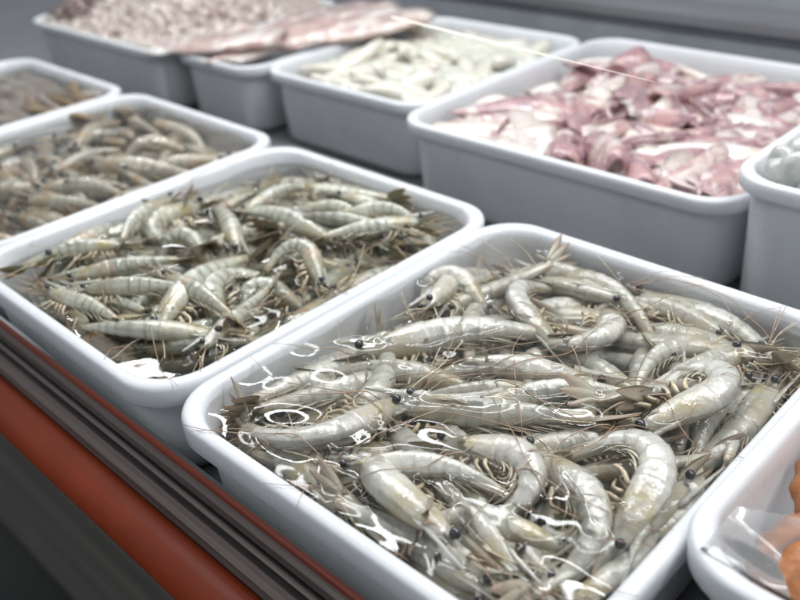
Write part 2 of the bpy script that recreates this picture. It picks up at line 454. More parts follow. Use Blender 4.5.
        # swimmerets under the first five segments
        for i in range(5):
            s0 = (SEG[i]+SEG[i+1])/2
            dp = np.interp(s0, *zip(*hs))*.80
            pb = MB()
            for sd in (-1, 1):
                for q in range(2):
                    j = rn.uniform(-.02, .02, 3)
                    l_ = leaf(s0, sd*.036, -dp*.9, s0+.15+.03*q+j[0], sd*(.034+j[1]+.010*q), -dp-.020+.004*i+j[2]-.014*q, .010, .3, 5, .003, wdir=(1, 0, .2))
                    pb.add(l_.verts(), l_.f)
            parts.append(('swimmeret', pb.mesh('prawn_swimmeret', MAT['swim'])))
    reach = np.concatenate([np.array([v.co[:] for v in me.vertices]) for nm, me in parts])
    # reference points in root space
    ref = dict(E=D(-.018, 0, .0), T=D(1.0, 0, 0), Mid=D(.5, 0, 0), reach=reach)
    return parts, outline, ref
def smooth(P, n):
    P = np.asarray(P, float); m = len(P)
    t = np.linspace(0, m-1, n); out = []
    for x in t:
        i = min(int(x), m-2); u = x-i
        p0, p1, p2, p3 = P[max(i-1, 0)], P[i], P[i+1], P[min(i+2, m-1)]
        out.append(.5*(2*p1+(p2-p0)*u+(2*p0-5*p1+4*p2-p3)*u*u+(3*p1-p0-3*p2+p3)*u**3))
    return np.array(out)

# height field used to stack things in a tray
class Pile:
    def __init__(s, x0, y0, x1, y1, z, cell=.0025):
        s.c = cell; s.x0, s.y0 = x0-.03, y0-.03
        s.nx = int((x1-x0+.06)/cell)+1; s.ny = int((y1-y0+.06)/cell)+1
        s.H = np.full((s.nx, s.ny), z); s.base = z
    def cells(s, V):
        i = np.clip(((V[:, 0]-s.x0)/s.c).astype(int), 0, s.nx-1); j = np.clip(((V[:, 1]-s.y0)/s.c).astype(int), 0, s.ny-1)
        return i, j
    def drop(s, V, pct=80, sink=0., zmax=None):
        """vertical shift that rests points V on the pile"""
        i, j = s.cells(V); lo = {}
        for a, b, z in zip(i, j, V[:, 2]):
            k_ = (a, b)
            if k_ not in lo or z < lo[k_]: lo[k_] = z
        d = np.array([s.H[k_]-z for k_, z in lo.items()])
        dz = np.percentile(d, pct)-sink
        if zmax is not None: dz = min(dz, zmax-V[:, 2].mean())
        return float(dz)
    def add(s, V):
        i, j = s.cells(V); np.maximum.at(s.H, (i, j), V[:, 2])
        np.maximum.at(s.H, (np.clip(i+1, 0, s.nx-1), j), V[:, 2]-.0004); np.maximum.at(s.H, (i, np.clip(j+1, 0, s.ny-1)), V[:, 2]-.0004)
    def at(s, x, y):
        i = min(max(int((x-s.x0)/s.c), 0), s.nx-1); j = min(max(int((y-s.y0)/s.c), 0), s.ny-1)
        return s.H[i, j]

CACHE = {}
def prawn_meshes(bend, seed, L, mats, full=True):
    key = (round(bend/.18), seed, round(L/.006), mats, full)
    if key not in CACHE:
        CACHE[key] = build_prawn(key[0]*.18, seed+17*key[0], key[2]*.006, mats, full)
    return CACHE[key]
def bend_for(ratio):
    """curl that gives a spine this sagitta/chord ratio, and its chord per unit length"""
    best = None
    for b in np.linspace(0, 4.2, 43):
        ss = np.linspace(0, 1, 120); k = np.clip((ss-.30)/.62, 0, 1); k = k*k*(3-2*k); th = b*k
        x = np.cumsum(-np.cos(th))/120; z = np.cumsum(-np.sin(th))/120
        A = np.array([x[0]+.018, z[0]]); B = np.array([x[-1], z[-1]]); Mi = np.array([x[60], z[60]])
        c = np.linalg.norm(B-A); d = (B-A)/c; sg = abs((Mi-A)@np.array([-d[1], d[0]]))/c
        e = abs(sg-ratio)
        if best is None or e < best[0]: best = (e, b, c)
    return best[1], best[2]

PRAWNS = []            # (root, tray key, features) for the labels
def place_prawn(meshes, mw, traykey, hidden=False, info=None):
    parts, outline, ref = meshes
    root = bpy.data.objects.new('prawn', None); COL.objects.link(root); root.empty_display_size = .01
    root.matrix_world = mw
    for nm, me in parts:
        o = bpy.data.objects.new(nm, me); COL.objects.link(o); o.parent = root
    W = np.array(mw)
    f = dict(info or {}); f['E'] = (W@np.append(ref['E'], 1))[:3]; f['T'] = (W@np.append(ref['T'], 1))[:3]; f['C'] = (W@np.append(outline.mean(0), 1))[:3]
    PRAWNS.append((root, traykey, f))
    return root, f
def clamp_in(VR, rect, mg=0., r=.112*K):
    """horizontal shift that keeps points inside a tray with rounded corners"""
    sh = np.zeros(2)
    for _ in range(5):
        V = VR[:, :2]+sh; lo, hi = V.min(0), V.max(0)
        for q in (0, 1):
            if lo[q] < rect[q]-mg: sh[q] += rect[q]-mg-lo[q]
            elif hi[q] > rect[q+2]+mg: sh[q] += rect[q+2]+mg-hi[q]
        V = VR[:, :2]+sh
        for sx, cx in ((-1, rect[0]-mg+r), (1, rect[2]+mg-r)):
            for sy, cy in ((-1, rect[1]-mg+r), (1, rect[3]+mg-r)):
                d = (V-(cx, cy))*(sx, sy); m = (d[:, 0] > 0) & (d[:, 1] > 0)
                if m.any():
                    l = np.linalg.norm(d[m], axis=1); i = l.argmax()
                    if l[i] > r: sh -= d[m][i]/l[i]*(sx, sy)*(l[i]-r)
    return sh
def xform(V, mw):
    W = np.array(mw); return V@W[:3, :3].T+W[:3, 3]

def hand_prawn(pile, tray, E, T, Mid, level, mats, roll=None, seed=0, zmax=.0, sink=.002, dors=None, lim=(.080, .118), rect=None):
    """lay a prawn so that eye, middle and tail base fall at these picture points (at the water's level)"""
    zr = level/K
    e, t, m = (at(*q, zr)*K for q in (E, T, Mid))
    ch = t-e; ch[2] = 0; c = np.linalg.norm(ch); d = ch/c
    n = np.array([-d[1], d[0], 0]); sg = (m-e)@n
    sg *= .62 if abs(sg)/c < .33 else .9
    b, cl = bend_for(abs(sg)/c)
    L = min(max(c/cl, lim[0]), lim[1])
    up = n if sg >= 0 else -n                      # convex side = back
    if dors is not None and abs(sg)/c < .06: up = np.array(dors, float); up -= d*(up@d); up /= np.linalg.norm(up)
    if roll is None: roll = RNG.uniform(10, 30)*(1-.22*b) if b > .5 else RNG.uniform(15, 50)
    meshes = prawn_meshes(b, seed, L, mats)
    ref = meshes[2]
    # local chord
    le, lt = ref['E'], ref['T']
    lx = (lt-le); lx[1] = 0; lx /= np.linalg.norm(lx)
    lz = np.array([-lx[2], 0, lx[0]])
    if lz@(ref['Mid']-(le+lt)/2) < 0: lz = -lz
    if np.linalg.norm(ref['Mid']-(le+lt)/2) < .04*np.linalg.norm(lt-le): lz = np.array([0, 0, 1.])-lx*lx[2]; lz /= np.linalg.norm(lz)
    ly = np.cross(lz, lx)
    a = math.radians(roll)
    wz = up*math.cos(a)+np.array([0, 0, 1])*math.sin(a)
    wx = d; wy = np.cross(wz, wx)
    Rm = np.outer(wx, lx)+np.outer(wy, ly)+np.outer(wz, lz)
    # fit e and t midpoints
    mid_w = (e+t)/2; mid_l = Rm@((le+lt)/2)
    pos = mid_w-mid_l; pos[2] = 0
    mw = Matrix([list(Rm[i])+[pos[i]] for i in range(3)]+[[0, 0, 0, 1]])
    V = xform(meshes[1], mw)
    if rect is not None:
        sh = clamp_in(xform(meshes[2]['reach'], mw), rect, .002); sh = (sh[0], sh[1], 0)
        mw = Matrix.Translation(sh)@mw; V = xform(meshes[1], mw)
    dz = pile.drop(V, 78, sink, level+zmax)
    mw = Matrix.Translation((0, 0, dz))@mw; V[:, 2] += dz
    pile.add(V)
    return place_prawn(meshes, mw, tray, info=dict(bend=b, roll=roll))
def rand_prawn(pile, tray, rect, level, mats, zmax, sink=.003, full=True, bends=(.15, 1.8), head=None, seeds=3, Ls=(.090, .110), pct=72, hug=None):
    b = RNG.uniform(*bends); L = RNG.uniform(*Ls)
    meshes = prawn_meshes(round(b/.5)*.5, int(RNG.integers(seeds)), round(L/.012)*.012, mats, full)
    best = None
    for _ in range(9 if hug is None else 4):        # of a few tries, the one over the emptiest place
        x = RNG.uniform(rect[0], rect[2]); y = RNG.uniform(rect[1], rect[3])
        az = RNG.uniform(0, 2*PI) if head is None else head+RNG.normal(0, .45)
        side = RNG.choice((-1, 1)); roll = RNG.uniform(8, 55)
        Rm = Matrix.Rotation(az, 4, 'Z')@Matrix.Rotation(math.radians(RNG.normal(0, 6)), 4, 'Y')@Matrix.Rotation(side*math.radians(90-roll), 4, 'X')
        if hug is not None:
            x = {'left': -9, 'right': 9}.get(hug, x); y = {'front': -9, 'back': 9}.get(hug, y)
        VR = xform(meshes[2]['reach'], Rm); lo, hi = VR.min(0), VR.max(0)
        x = min(max(x, rect[0]-.001-lo[0]), rect[2]+.001-hi[0]); y = min(max(y, rect[1]-.001-lo[1]), rect[3]+.001-hi[1])
        sh = clamp_in(VR+np.array([x, y, 0]), rect, .001); x += sh[0]; y += sh[1]
        Rm = Matrix.Translation((x, y, 0))@Rm; V = xform(meshes[1], Rm)
        sc = pile.H[pile.cells(V)].mean()
        if best is None or sc < best[0]: best = (sc, Rm, V, roll)
    _, Rm, V, roll = best
    dz = pile.drop(V, pct, sink, zmax)
    Rm = Matrix.Translation((0, 0, dz))@Rm; V[:, 2] += dz
    pile.add(V)
    return place_prawn(meshes, Rm, tray, info=dict(bend=b, roll=roll))

def antennae(root, f, pile, level, n=2, length=.15, rect=None, mat='antenna', r0=.00037):
    W = np.array(root.matrix_world); inv = np.array(root.matrix_world.inverted())
    fw = W[:3, 0]; az0 = math.atan2(fw[1], fw[0])
    for q in range(n):
        az = az0+RNG.normal(0, .55); cur = RNG.normal(0, 7); P = []
        p = f['E'].copy()+fw*.004; st = .006
        N = int(length*RNG.uniform(.6, 1.25)/st)
        for i in range(N):
            P.append(p.copy())
            cur += RNG.normal(0, 5); cur *= .95
            az += cur*st
            p = p+np.array([math.cos(az), math.sin(az), 0])*st
            zt = max(pile.at(p[0], p[1]), level)+.0008
            if rect is not None:
                ex = max(rect[0]-p[0], p[0]-rect[2], rect[1]-p[1], p[1]-rect[3])
                if ex > -.004: zt = max(zt, .0012)
                if ex > .016:
                    break
            p[2] += np.clip(zt-p[2], -.0018, .0035)
            p[2] = max(p[2], min(zt, p[2]+.004))
        if len(P) < 6: continue
        P = smooth(np.array(P)[::2], len(P))
        v, fc = tube(P, np.linspace(r0, r0*.45, len(P)), 5)
        mb = MB().add(v, fc)
        link('antenna', mb.mesh('prawn_antenna', MAT[mat], xf=inv), root)

# ------------------------------------------------------------------ trays
def rrect(x0, y0, x1, y1, r, n=10):
    P = []
    for cx, cy, a0 in ((x1-r, y0+r, -PI/2), (x1-r, y1-r, 0), (x0+r, y1-r, PI/2), (x0+r, y0+r, PI)):
        for i in range(n+1):
            a = a0+PI/2*i/n
            P.append((cx+r*math.cos(a), cy+r*math.sin(a)))
    return P
def tray(x, y, z, W, D, h, label, rot=0., name='tray', r=.13, lip=1.):
    """injection moulded tray with a rolled rim; x,y,z = front left corner at rim height (tray widths)"""
    prof = [(.022, -.054), (.003, -.055), (.0, -.050), (-.001, -.012), (.002, -.004), (.008, 0.0), (.024, 0.0), (.031, -.003), (.036, -.011),
            (.044, -.05), (.050, -.60*h), (.055, -h+.04), (.062, -h+.022), (.080, -h+.012)]
    out = [(.034, -.054), (.034, -.060), (.041, -.6*h), (.046, -h+.03), (.052, -h+.010), (.068, -h)]
    f_ = lambda o, q: (o*(1-.18*(lip < 1)), q*lip if q > -.061 else q)
    ringsP = [f_(*q) for q in out[::-1]+prof]
    V = []
    nn = 11*4
    for o, zz in ringsP:
        rr = max(r-o*.35, .02)
        V += [(px*K, py*K, zz*K) for px, py in rrect(o, o, W-o, D-o, rr)]
    F = grid_faces(len(ringsP), nn)
    F.append(tuple(range(nn))[::-1]); F.append(tuple((len(ringsP)-1)*nn+q for q in range(nn)))
    me = MB().add(V, F).mesh('tray_shell', MAT['tray'])
    o = link(name, me); o.location = (x*K, y*K, z*K); o.rotation_euler.z = rot
    tag(o, label, 'tray', 'white plastic trays')
    return o
D_ = 1.13642025; H_ = .285
FLOOR = -H_
T1 = (0.010, -.0017); T2 = (-1.0, 0.0); T3 = (-2.031, .031); T4 = (-3.062, .031)
tray(T1[0], T1[1], 0, .98, D_, H_, 'white tray of pale grey prawns in water, the nearest and sharpest one', .011)
tray(T2[0], T2[1], 0, .998, D_, H_, 'white tray of olive green prawns, second from the front corner')
tray(T3[0], T3[1], -.004, 1.02, D_, H_, 'white tray of tawny prawns behind the olive ones, blurred')
tray(T4[0], T4[1], -.006, 1.02, D_, H_, 'white tray of beige strips, cut off by the left edge of the photo')
S1 = (-.765, 1.465, .033); S2 = (-1.715, 1.60, .03); S3 = (-2.335, 1.55, .03); S4 = (-3.72, 1.49, .03); S0 = (.485, 1.425, .14); T0 = (.972, .292, .03)
tray(*S1, 1.275, 1.33, .318, 'deep white tray heaped with pink and purple squid', lip=.8)
tray(*S2, .945, 1.12, .315, 'deep white tray of white flesh strips, between two trays of squid', lip=.8)
tray(*S3, .61, 1.2, .315, 'narrow white tray under large flat pink squid', lip=.8)
tray(*S4, 1.37, 1.2, .315, 'white tray of brown chopped seafood in the far back corner', lip=.8)
tray(*S0, 1.0, 1.1, .425, 'deep white tray of pale shiny shellfish lumps at the right edge', lip=.8)
tray(*T0, 1.0, .86, .315, 'white tray with orange cooked seafood under cling film, at the near right corner')

# ------------------------------------------------------------------ prawns of the nearest tray
lev1 = -.015*K
def inner(t, W, D, m=.055): return ((t[0]+m)*K, (t[1]+m)*K, (t[0]+W-m)*K, (t[1]+D-m)*K)
R1 = inner(T1, .98, D_); R2 = inner(T2, .998, D_); R3 = inner(T3, 1.02, D_); R4 = inner(T4, 1.02, D_)
A = ('shell_a', 'blade_a'); B = ('shell_b', 'blade_b'); Cc = ('shell_c', 'blade_c')
pile1 = Pile(*R1, lev1-.046)
LAST = {}
for i in range(40): rand_prawn(pile1, 'near', R1, lev1, A, lev1-.026, full=False)
for i in range(58): rand_prawn(pile1, 'near', R1, lev1, A, lev1-.0105, sink=.004, bends=(.15, 1.3))
for wall, a_ in (('left', PI/2), ('back', 0), ('left', -PI/2), ('back', PI), ('right', PI/2), ('front', 0)):
    for i in range(3): rand_prawn(pile1, 'near', R1, lev1, A, lev1-.007, sink=.004, bends=(.1, .7), head=a_, hug=wall)
hand1 = [  # eye, tail base, middle (picture), lift, roll
 ((620, 268), (560, 283), (592, 266), -.010, 20), ((500, 258), (556, 268), (527, 254), -.004, 35),
 ((795, 372), (755, 450), (785, 410), -.008, 20), ((610, 452), (702, 440), (660, 453), -.008, 25),
 ((345, 378), (255, 388), (295, 368), -.009, 25), ((470, 372), (328, 357), (400, 357), -.004, 40),
 ((545, 432), (612, 428), (578, 428), -.006, 30), ((285, 455), (378, 532), (328, 497), -.008, 30),
 ((640, 520), (700, 448), (690, 500), -.012, 20), ((610, 600), (690, 515), (670, 575), -.010, 20),
 ((600, 590), (522, 522), (562, 548), -.007, 30), ((617, 366), (568, 338), (590, 352), -.004, 30),
 ((728, 318), (652, 362), (672, 328), -.003, 30), ((625, 284), (560, 312), (640, 322), -.001, 22),
 ((765, 339), (660, 374), (716, 352), .000, 35), ((559, 334), (555, 276), (511, 292), .001, 30),
 ((484, 298), (425, 292), (464, 274), .001, 30), ((358, 344), (545, 325), (452, 322), .001, 40),
 ((600, 374), (432, 368), (505, 354), .002, 45), ((530, 380), (428, 386), (480, 382), -.003, 50),
 ((482, 398), (628, 388), (556, 386), .002, 50), ((395, 399), (592, 412), (492, 407), .001, 50),
 ((635, 427), (655, 386), (784, 402), .003, 18), ((448, 471), (345, 472), (395, 466), -.003, 35),
 ((384, 378), (226, 404), (287, 431), .004, 20), ((352, 430), (300, 462), (318, 440), -.003, 30),
 ((335, 470), (497, 494), (420, 464), .004, 45), ((474, 572), (396, 492), (426, 540), .000, 40),
 ((486, 560), (446, 515), (462, 530), .001, 70), ((527, 436), (552, 570), (606, 500), .003, 22),
 ((440, 434), (480, 514), (548, 476), .005, 22), ((632, 545), (588, 452), (698, 492), .003, 20),
 ((560, 600), (480, 590), (520, 580), -.001, 35),
]
vis1 = []
for i, (e, t, m, lift, roll) in enumerate(hand1):
    vis1.append(hand_prawn(pile1, 'near', e, t, m, lev1, A, roll=roll, seed=i % 5, zmax=lift-.0042, dors=(-.6, .8, 0), rect=R1))
for root, f in vis1: antennae(root, f, pile1, lev1, int(RNG.choice((1, 1, 2))), .15, rect=R1)
# ------------------------------------------------------------------ prawns of the second tray (piled higher, greener)
lev2 = -.021*K
pile2 = Pile(*R2, lev2-.046)
for i in range(38): rand_prawn(pile2, 'second', R2, lev2, B, lev2-.020, full=False)
for i in range(58): rand_prawn(pile2, 'second', R2, lev2, B, lev2-.003, sink=.004, bends=(.15, 1.5))
for wall, a_ in (('left', PI/2), ('back', 0), ('left', -PI/2), ('back', PI), ('right', PI/2), ('front', 0)):
    for i in range(3): rand_prawn(pile2, 'second', R2, lev2, B, lev2-.002, sink=.004, bends=(.1, .7), head=a_, hug=wall)
hand2 = [
 ((85, 247), (12, 262), (48, 250), -.002, 35), ((30, 275), (92, 272), (60, 268), -.003, 35), ((75, 152+130), (128, 296), (102, 290), -.003, 35),
 ((255, 190), (302, 172), (277, 177), .000, 30), ((212, 188), (165, 212), (190, 196), .000, 35), ((345, 185), (396, 203), (368, 195), -.001, 40),
 ((352, 212), (402, 216), (377, 208), .000, 45), ((300, 196), (356, 211), (330, 193), .003, 40), ((170, 200), (125, 238), (138, 214), .004, 35),
 ((235, 236), (205, 190), (212, 218), .005, 45), ((200, 238), (160, 236), (182, 222), .004, 40), ((330, 196+30), (240, 198), (290, 208), .004, 45),
 ((345, 243), (246, 247), (296, 239), .005, 60), ((445, 238), (326, 224), (374, 238), .006, 60), ((376, 277), (452, 252), (412, 260), .001, 35),
 ((88, 262), (152, 250), (118, 258), .003, 50), ((366, 290), (340, 252), (348, 268), .005, 40), ((348, 284), (297, 272), (326, 258), .006, 30),
 ((322, 292), (270, 300), (262, 280), .004, 25), ((236, 318), (288, 262), (234, 264), .007, 25), ((118, 334), (222, 256), (160, 284), .007, 30),
 ((150, 328), (224, 306), (185, 316), .002, 40), ((78, 312), (118, 334), (94, 320), .004, 70), ((130, 342), (218, 336), (176, 346), .003, 40),
 ((252, 350), (112, 338), (168, 366), .002, 30), ((65, 303), (132, 302), (98, 300), .001, 50), ((240, 300+25), (262, 305), (250, 316), -.002, 40),
 ((30, 300), (70, 318), (48, 306), -.002, 35), ((420, 225), (360, 235), (390, 228), -.003, 40), ((180, 283), (210, 300), (196, 290), -.002, 40),
]
vis2 = []
for i, (e, t, m, lift, roll) in enumerate(hand2):
    vis2.append(hand_prawn(pile2, 'second', e, t, m, lev2+.008, B if i != 22 else ('shell_o', 'blade_b'), roll=roll, seed=i % 5, zmax=lift, dors=(-.6, .8, 0), lim=(.078, .108), rect=R2))
for root, f in vis2: antennae(root, f, pile2, lev2, 1, .10, rect=R2)
# ------------------------------------------------------------------ third tray
lev3 = -.022*K
pile3 = Pile(*R3, lev3-.040)
for i in range(24): rand_prawn(pile3, 'third', R3, lev3, Cc, lev3-.017, full=False, seeds=2)
for i in range(54): rand_prawn(pile3, 'third', R3, lev3, Cc, lev3-.002, sink=.004, full=False, seeds=2, bends=(.2, 1.3), head=PI*1.05)
for wall, a_ in (('left', PI/2), ('back', 0), ('left', -PI/2), ('back', PI), ('right', PI/2), ('front', 0)):
    for i in range(3): rand_prawn(pile3, 'third', R3, lev3, Cc, lev3-.003, sink=.004, bends=(.1, .7), head=a_, hug=wall, full=False)
hand3 = [((92, 158), (195, 168), (140, 160), .003, 45), ((24, 182), (120, 182), (70, 176), .003, 45), ((55, 156), (110, 138), (80, 144), .002, 40),
         ((185, 140), (120, 148), (155, 136), .003, 35), ((35, 196), (90, 200), (60, 196), .002, 40), ((205, 172), (150, 190), (178, 176), .000, 35)]
for i, (e, t, m, lift, roll) in enumerate(hand3):
    r_, f_ = hand_prawn(pile3, 'third', e, t, m, lev3, Cc, roll=roll, seed=i % 3, zmax=lift, dors=(-.6, .8, 0))

# ------------------------------------------------------------------ water in the prawn trays
def water(t, W, D, level, pile, label, rot=0., seed=0, amp=.00058, r=.112, N=190):
    m = .043; M_ = int(N*D/W)
    xs = np.linspace(m, W-m, N)*K; ys = np.linspace(m, D-m, M_)*K
    X, Y = np.meshgrid(xs, ys, indexing='ij'); dx = xs[1]-xs[0]
    rn = np.random.default_rng(seed)
    Z = np.zeros_like(X)
    for q in range(26):
        wl = rn.uniform(.025, .09); a = rn.uniform(0, 2*PI); kx, ky = math.cos(a)*2*PI/wl, math.sin(a)*2*PI/wl
        Z += amp*.30*(wl/.04)*np.sin(kx*X+ky*Y+rn.uniform(0, 6.28))
    # water climbs where bodies break the surface
    fx = (X+t[0]*K-pile.x0)/pile.c-.5; fy = (Y+t[1]*K-pile.y0)/pile.c-.5
    i = np.clip(fx.astype(int), 0, pile.nx-2); j = np.clip(fy.astype(int), 0, pile.ny-2); u = np.clip(fx-i, 0, 1); v = np.clip(fy-j, 0, 1)
    P = np.clip(pile.H, level-.008, level+.008)
    Hh = (P[i, j]*(1-u)+P[i+1, j]*u)*(1-v)+(P[i, j+1]*(1-u)+P[i+1, j+1]*u)*v-level
    def blur(A, mm):
        for _ in range(max(1, int(1.2*(mm/dx)**2))):
            A = (A+np.roll(A, 1, 0)+np.roll(A, -1, 0)+np.roll(A, 1, 1)+np.roll(A, -1, 1))/5
        return A
    Hs = blur(Hh, .0020)
    mk = np.clip(Hs/.002+.3, 0, 1); mk = mk*mk*(3-2*mk)
    Z = Z*(1-.5*mk)+.0021*blur(mk, .0018)+.0008*blur(mk, .005)
    near = np.clip(1-np.abs(Hs+.001)/.004, 0, 1); Z += .0006*blur(near, .003)
    rx = r*K
    ok = np.ones((N, M_), bool)
    for cx, cy, sx, sy in ((xs[0]+rx, ys[0]+rx, -1, -1), (xs[-1]-rx, ys[0]+rx, 1, -1), (xs[0]+rx, ys[-1]-rx, -1, 1), (xs[-1]-rx, ys[-1]-rx, 1, 1)):
        ok &= ~(((X-cx)*sx > 0) & ((Y-cy)*sy > 0) & ((X-cx)**2+(Y-cy)**2 > rx*rx*1.02))
    idx = np.cumsum(ok.ravel()).reshape(N, M_)-1
    V = np.stack([X, Y, Z], -1)[ok]
    q4 = ok[:-1, :-1] & ok[1:, :-1] & ok[1:, 1:] & ok[:-1, 1:]
    F = np.stack([idx[:-1, :-1], idx[1:, :-1], idx[1:, 1:], idx[:-1, 1:]], -1)[q4].tolist()
    o = link('water', MB().add(V, F).mesh('water_surface', MAT['water']))
    o.location = (t[0]*K, t[1]*K, level); o.rotation_euler.z = rot
    tag(o, label, 'water', None, 'structure')
water(T1, .98, D_, lev1, pile1, 'clear rippled water around the prawns in the nearest tray', .011, 3, N=400)
water(T2, .998, D_, lev2-.0045, pile2, 'clear water between the olive prawns in the second tray', 0, 5, N=280)
water(T3, 1.02, D_, lev3-.004*K, pile3, 'clear water around the tawny prawns in the third tray', 0, 8)

def bubbles(t, W, D, level, pile, n, label):
    mb = MB()
    while n:
        cx = (t[0]+RNG.uniform(.08, W-.08))*K; cy = (t[1]+RNG.uniform(.08, D-.08))*K
        if pile.at(cx, cy) > level-.001: continue
        for q in range(int(RNG.integers(1, 5))):
            r = RNG.uniform(.0007, .0023)
            mb.add(*ball((cx+RNG.normal(0, .003), cy+RNG.normal(0, .003), level+.0008), (r, r, r*.7), 10, 7))
        n -= 1
    tag(link('bubbles', mb.mesh('bubbles', MAT['bubble'])), label, 'bubbles', None, 'stuff')
MAT['bubble'] = glass_material('water bubble')
bubbles(T1, .98, D_, lev1, pile1, 34, 'small air bubbles floating between the prawns of the nearest tray')
# ------------------------------------------------------------------ squid and the rest
THINGS = []      # (object, key, features) things that still need a label
def squid_parts(L, w, rn, mats, arms=True, fins=True, flat=.62):
    """one squid: mantle cone, fins, head with arms; tip at +x"""
    parts = []
    bow = rn.uniform(-.5, .5); bz = rn.uniform(-.15, .15)
    def sp(u): return np.array([L*(.5-u), bow*L*.22*math.sin(u*2.4)**2, bz*L*.12*math.sin(u*3)])
    us = np.linspace(0, 1, 16); V = []; n = 16
    prof = [(0, .03), (.06, .20), (.16, .42), (.35, .74), (.6, .96), (.8, 1.), (.94, .90), (1., .66)]
    ph = rn.uniform(0, 6, 4)
    for u in us:
        c = sp(u); d = sp(min(u+.01, 1.01))-sp(u-.01); d /= np.linalg.norm(d); b = np.array([-d[1], d[0], 0]); b /= np.linalg.norm(b)
        rr = np.interp(u, *zip(*prof))*w
        for k_ in range(n):
            a = 2*PI*k_/n
            q = rr*(1+.10*math.sin(3*a+ph[0]+u*5)+.08*math.sin(2*a+ph[1]+u*9)+.05*math.sin(5*a+ph[2]+u*14))
            V.append(c+b*q*math.cos(a)+np.array([0, 0, flat*q*math.sin(a)]))
    # hollow open end
    for sc, back in ((.5, .985), (.3, .9)):
        c = sp(back); d = sp(1.)-sp(.98); b = np.array([-d[1], d[0], 0]); b /= np.linalg.norm(b)
        for k_ in range(n):
            a = 2*PI*k_/n; V.append(c+b*w*sc*math.cos(a)+np.array([0, 0, flat*w*sc*math.sin(a)]))
    F = grid_faces(18, n); F.append(tuple(range(n))[::-1]); F.append(tuple(17*n+q for q in range(n)))
    mb = MB().add(V, F); out = [mb.verts()]
    parts.append(('mantle', mb.mesh('squid_mantle', MAT[mats[0]])))
    if fins:
        for sd in (-1, 1):
            V = []
            for side in (1, -1):
                for i in range(8):
                    u = i/7; c = sp(.02+.42*u); rr = np.interp(.02+.42*u, *zip(*prof))*w
                    ext = w*.95*math.sin(PI*u**.8)**.8
                    for t in (0., .5, 1.):
                        V.append(c+np.array([-.10*L*t*(1-u), sd*(rr*.8+ext*t), side*.0011*(1-.6*t)+.004*math.sin(u*5+ph[2])*t]))
            F = []
            for i in range(7):
                for j in range(2):
                    a = i*3+j; F += [(a, a+1, a+4, a+3), (24+a+3, 24+a+4, 24+a+1, 24+a)]
                F.append((i*3+2, i*3+5, 24+i*3+5, 24+i*3+2))
            parts.append(('fin', MB().add(V, F).mesh('squid_fin', MAT[mats[0]])))
    if arms:
        c = sp(1.); 
        hb = MB().add(*ball(c-np.array([.012, 0, 0]), (.016, w*.62, w*.42), 12, 8))
        parts.append(('head', hb.mesh('squid_head', MAT[mats[1]])))
        for i in range(8):
            a = 2*PI*i/8; e = rn.uniform(-1, 1, 4)
            l_ = L*rn.uniform(.35, .6)
            p0 = c-np.array([.02, 0, 0])+np.array([0, math.cos(a)*w*.4, math.sin(a)*w*.25])
            P = [p0, p0+np.array([-l_*.35, (math.cos(a)*.5+e[0]*.4)*w, math.sin(a)*w*.2]), p0+np.array([-l_*.7, (math.cos(a)*.6+e[1])*w, math.sin(a)*w*.2]), p0+np.array([-l_, (math.cos(a)*.5+e[2]*1.5)*w, e[3]*w*.2])]
            parts.append(('arm', MB().add(*tube(smooth(P, 9), np.linspace(.0045, .0012, 9), 7)).mesh('squid_arm', MAT[mats[1]])))
    return parts, np.concatenate([np.array([v.co[:] for v in me.vertices]) for nm, me in parts])
def place(kind, parts, mw, key, info=None, label=None, cat=None, group=None):
    if len(parts) == 1:
        o = link(kind, parts[0][1]); o.matrix_world = mw
    else:
        o = bpy.data.objects.new(kind, None); COL.objects.link(o); o.matrix_world = mw; o.empty_display_size = .01
        for nm, me in parts: link(nm, me, o)
    if label: tag(o, label, cat, group)
    else: THINGS.append((o, key, dict(info or {}, C=np.array(mw)[:3, 3])))
    return o
def scatter(n, protos, pile, rect, kind, key, zmax, heap=0., tilt=8, az=None, azs=9., sink=.003, pct=75, m_=.0):
    for i in range(n):
        pi_ = int(RNG.integers(len(protos))); parts, V0 = protos[pi_][:2]; inf = protos[pi_][2] if len(protos[pi_]) > 2 else {}
        best = None
        for _ in range(8):
            a = RNG.uniform(0, 2*PI) if az is None else az+RNG.normal(0, azs)
            Rm = Matrix.Rotation(a, 4, 'Z')@Matrix.Rotation(math.radians(RNG.normal(0, tilt)), 4, 'Y')@Matrix.Rotation(RNG.normal(0, .4)+(PI if RNG.random() < .5 else 0), 4, 'X')
            V = xform(V0, Rm); lo, hi = V.min(0), V.max(0); xy = []
            for q in (0, 1):
                p_ = RNG.uniform(rect[q], rect[q+2])
                if hi[q]-lo[q] < rect[q+2]-rect[q]: p_ = min(max(p_, rect[q]-lo[q]), rect[q+2]-hi[q])
                else: p_ = (rect[q]+rect[q+2])/2-(lo[q]+hi[q])/2
                xy.append(p_)
            sc = pile.H[pile.cells(V+np.array([xy[0], xy[1], 0]))].mean()
            if best is None or sc < best[0]: best = (sc, a, Rm, xy)
        _, a, Rm, (x, y) = best
        u = (x-rect[0])/(rect[2]-rect[0]); v = (y-rect[1])/(rect[3]-rect[1])
        zm = zmax+heap*(max(0, math.sin(PI*min(max(u, 0), 1)))*max(0, math.sin(PI*min(max(v*.8+.1, 0), 1))))
        Rm = Matrix.Translation((x, y, 0))@Rm; V = xform(V0, Rm)
        dz = pile.drop(V, pct, sink, zm); Rm = Matrix.Translation((0, 0, dz))@Rm; V[:, 2] += dz; pile.add(V)
        place(kind, parts, Rm, key, dict(inf, az=a))
rn = np.random.default_rng(11)
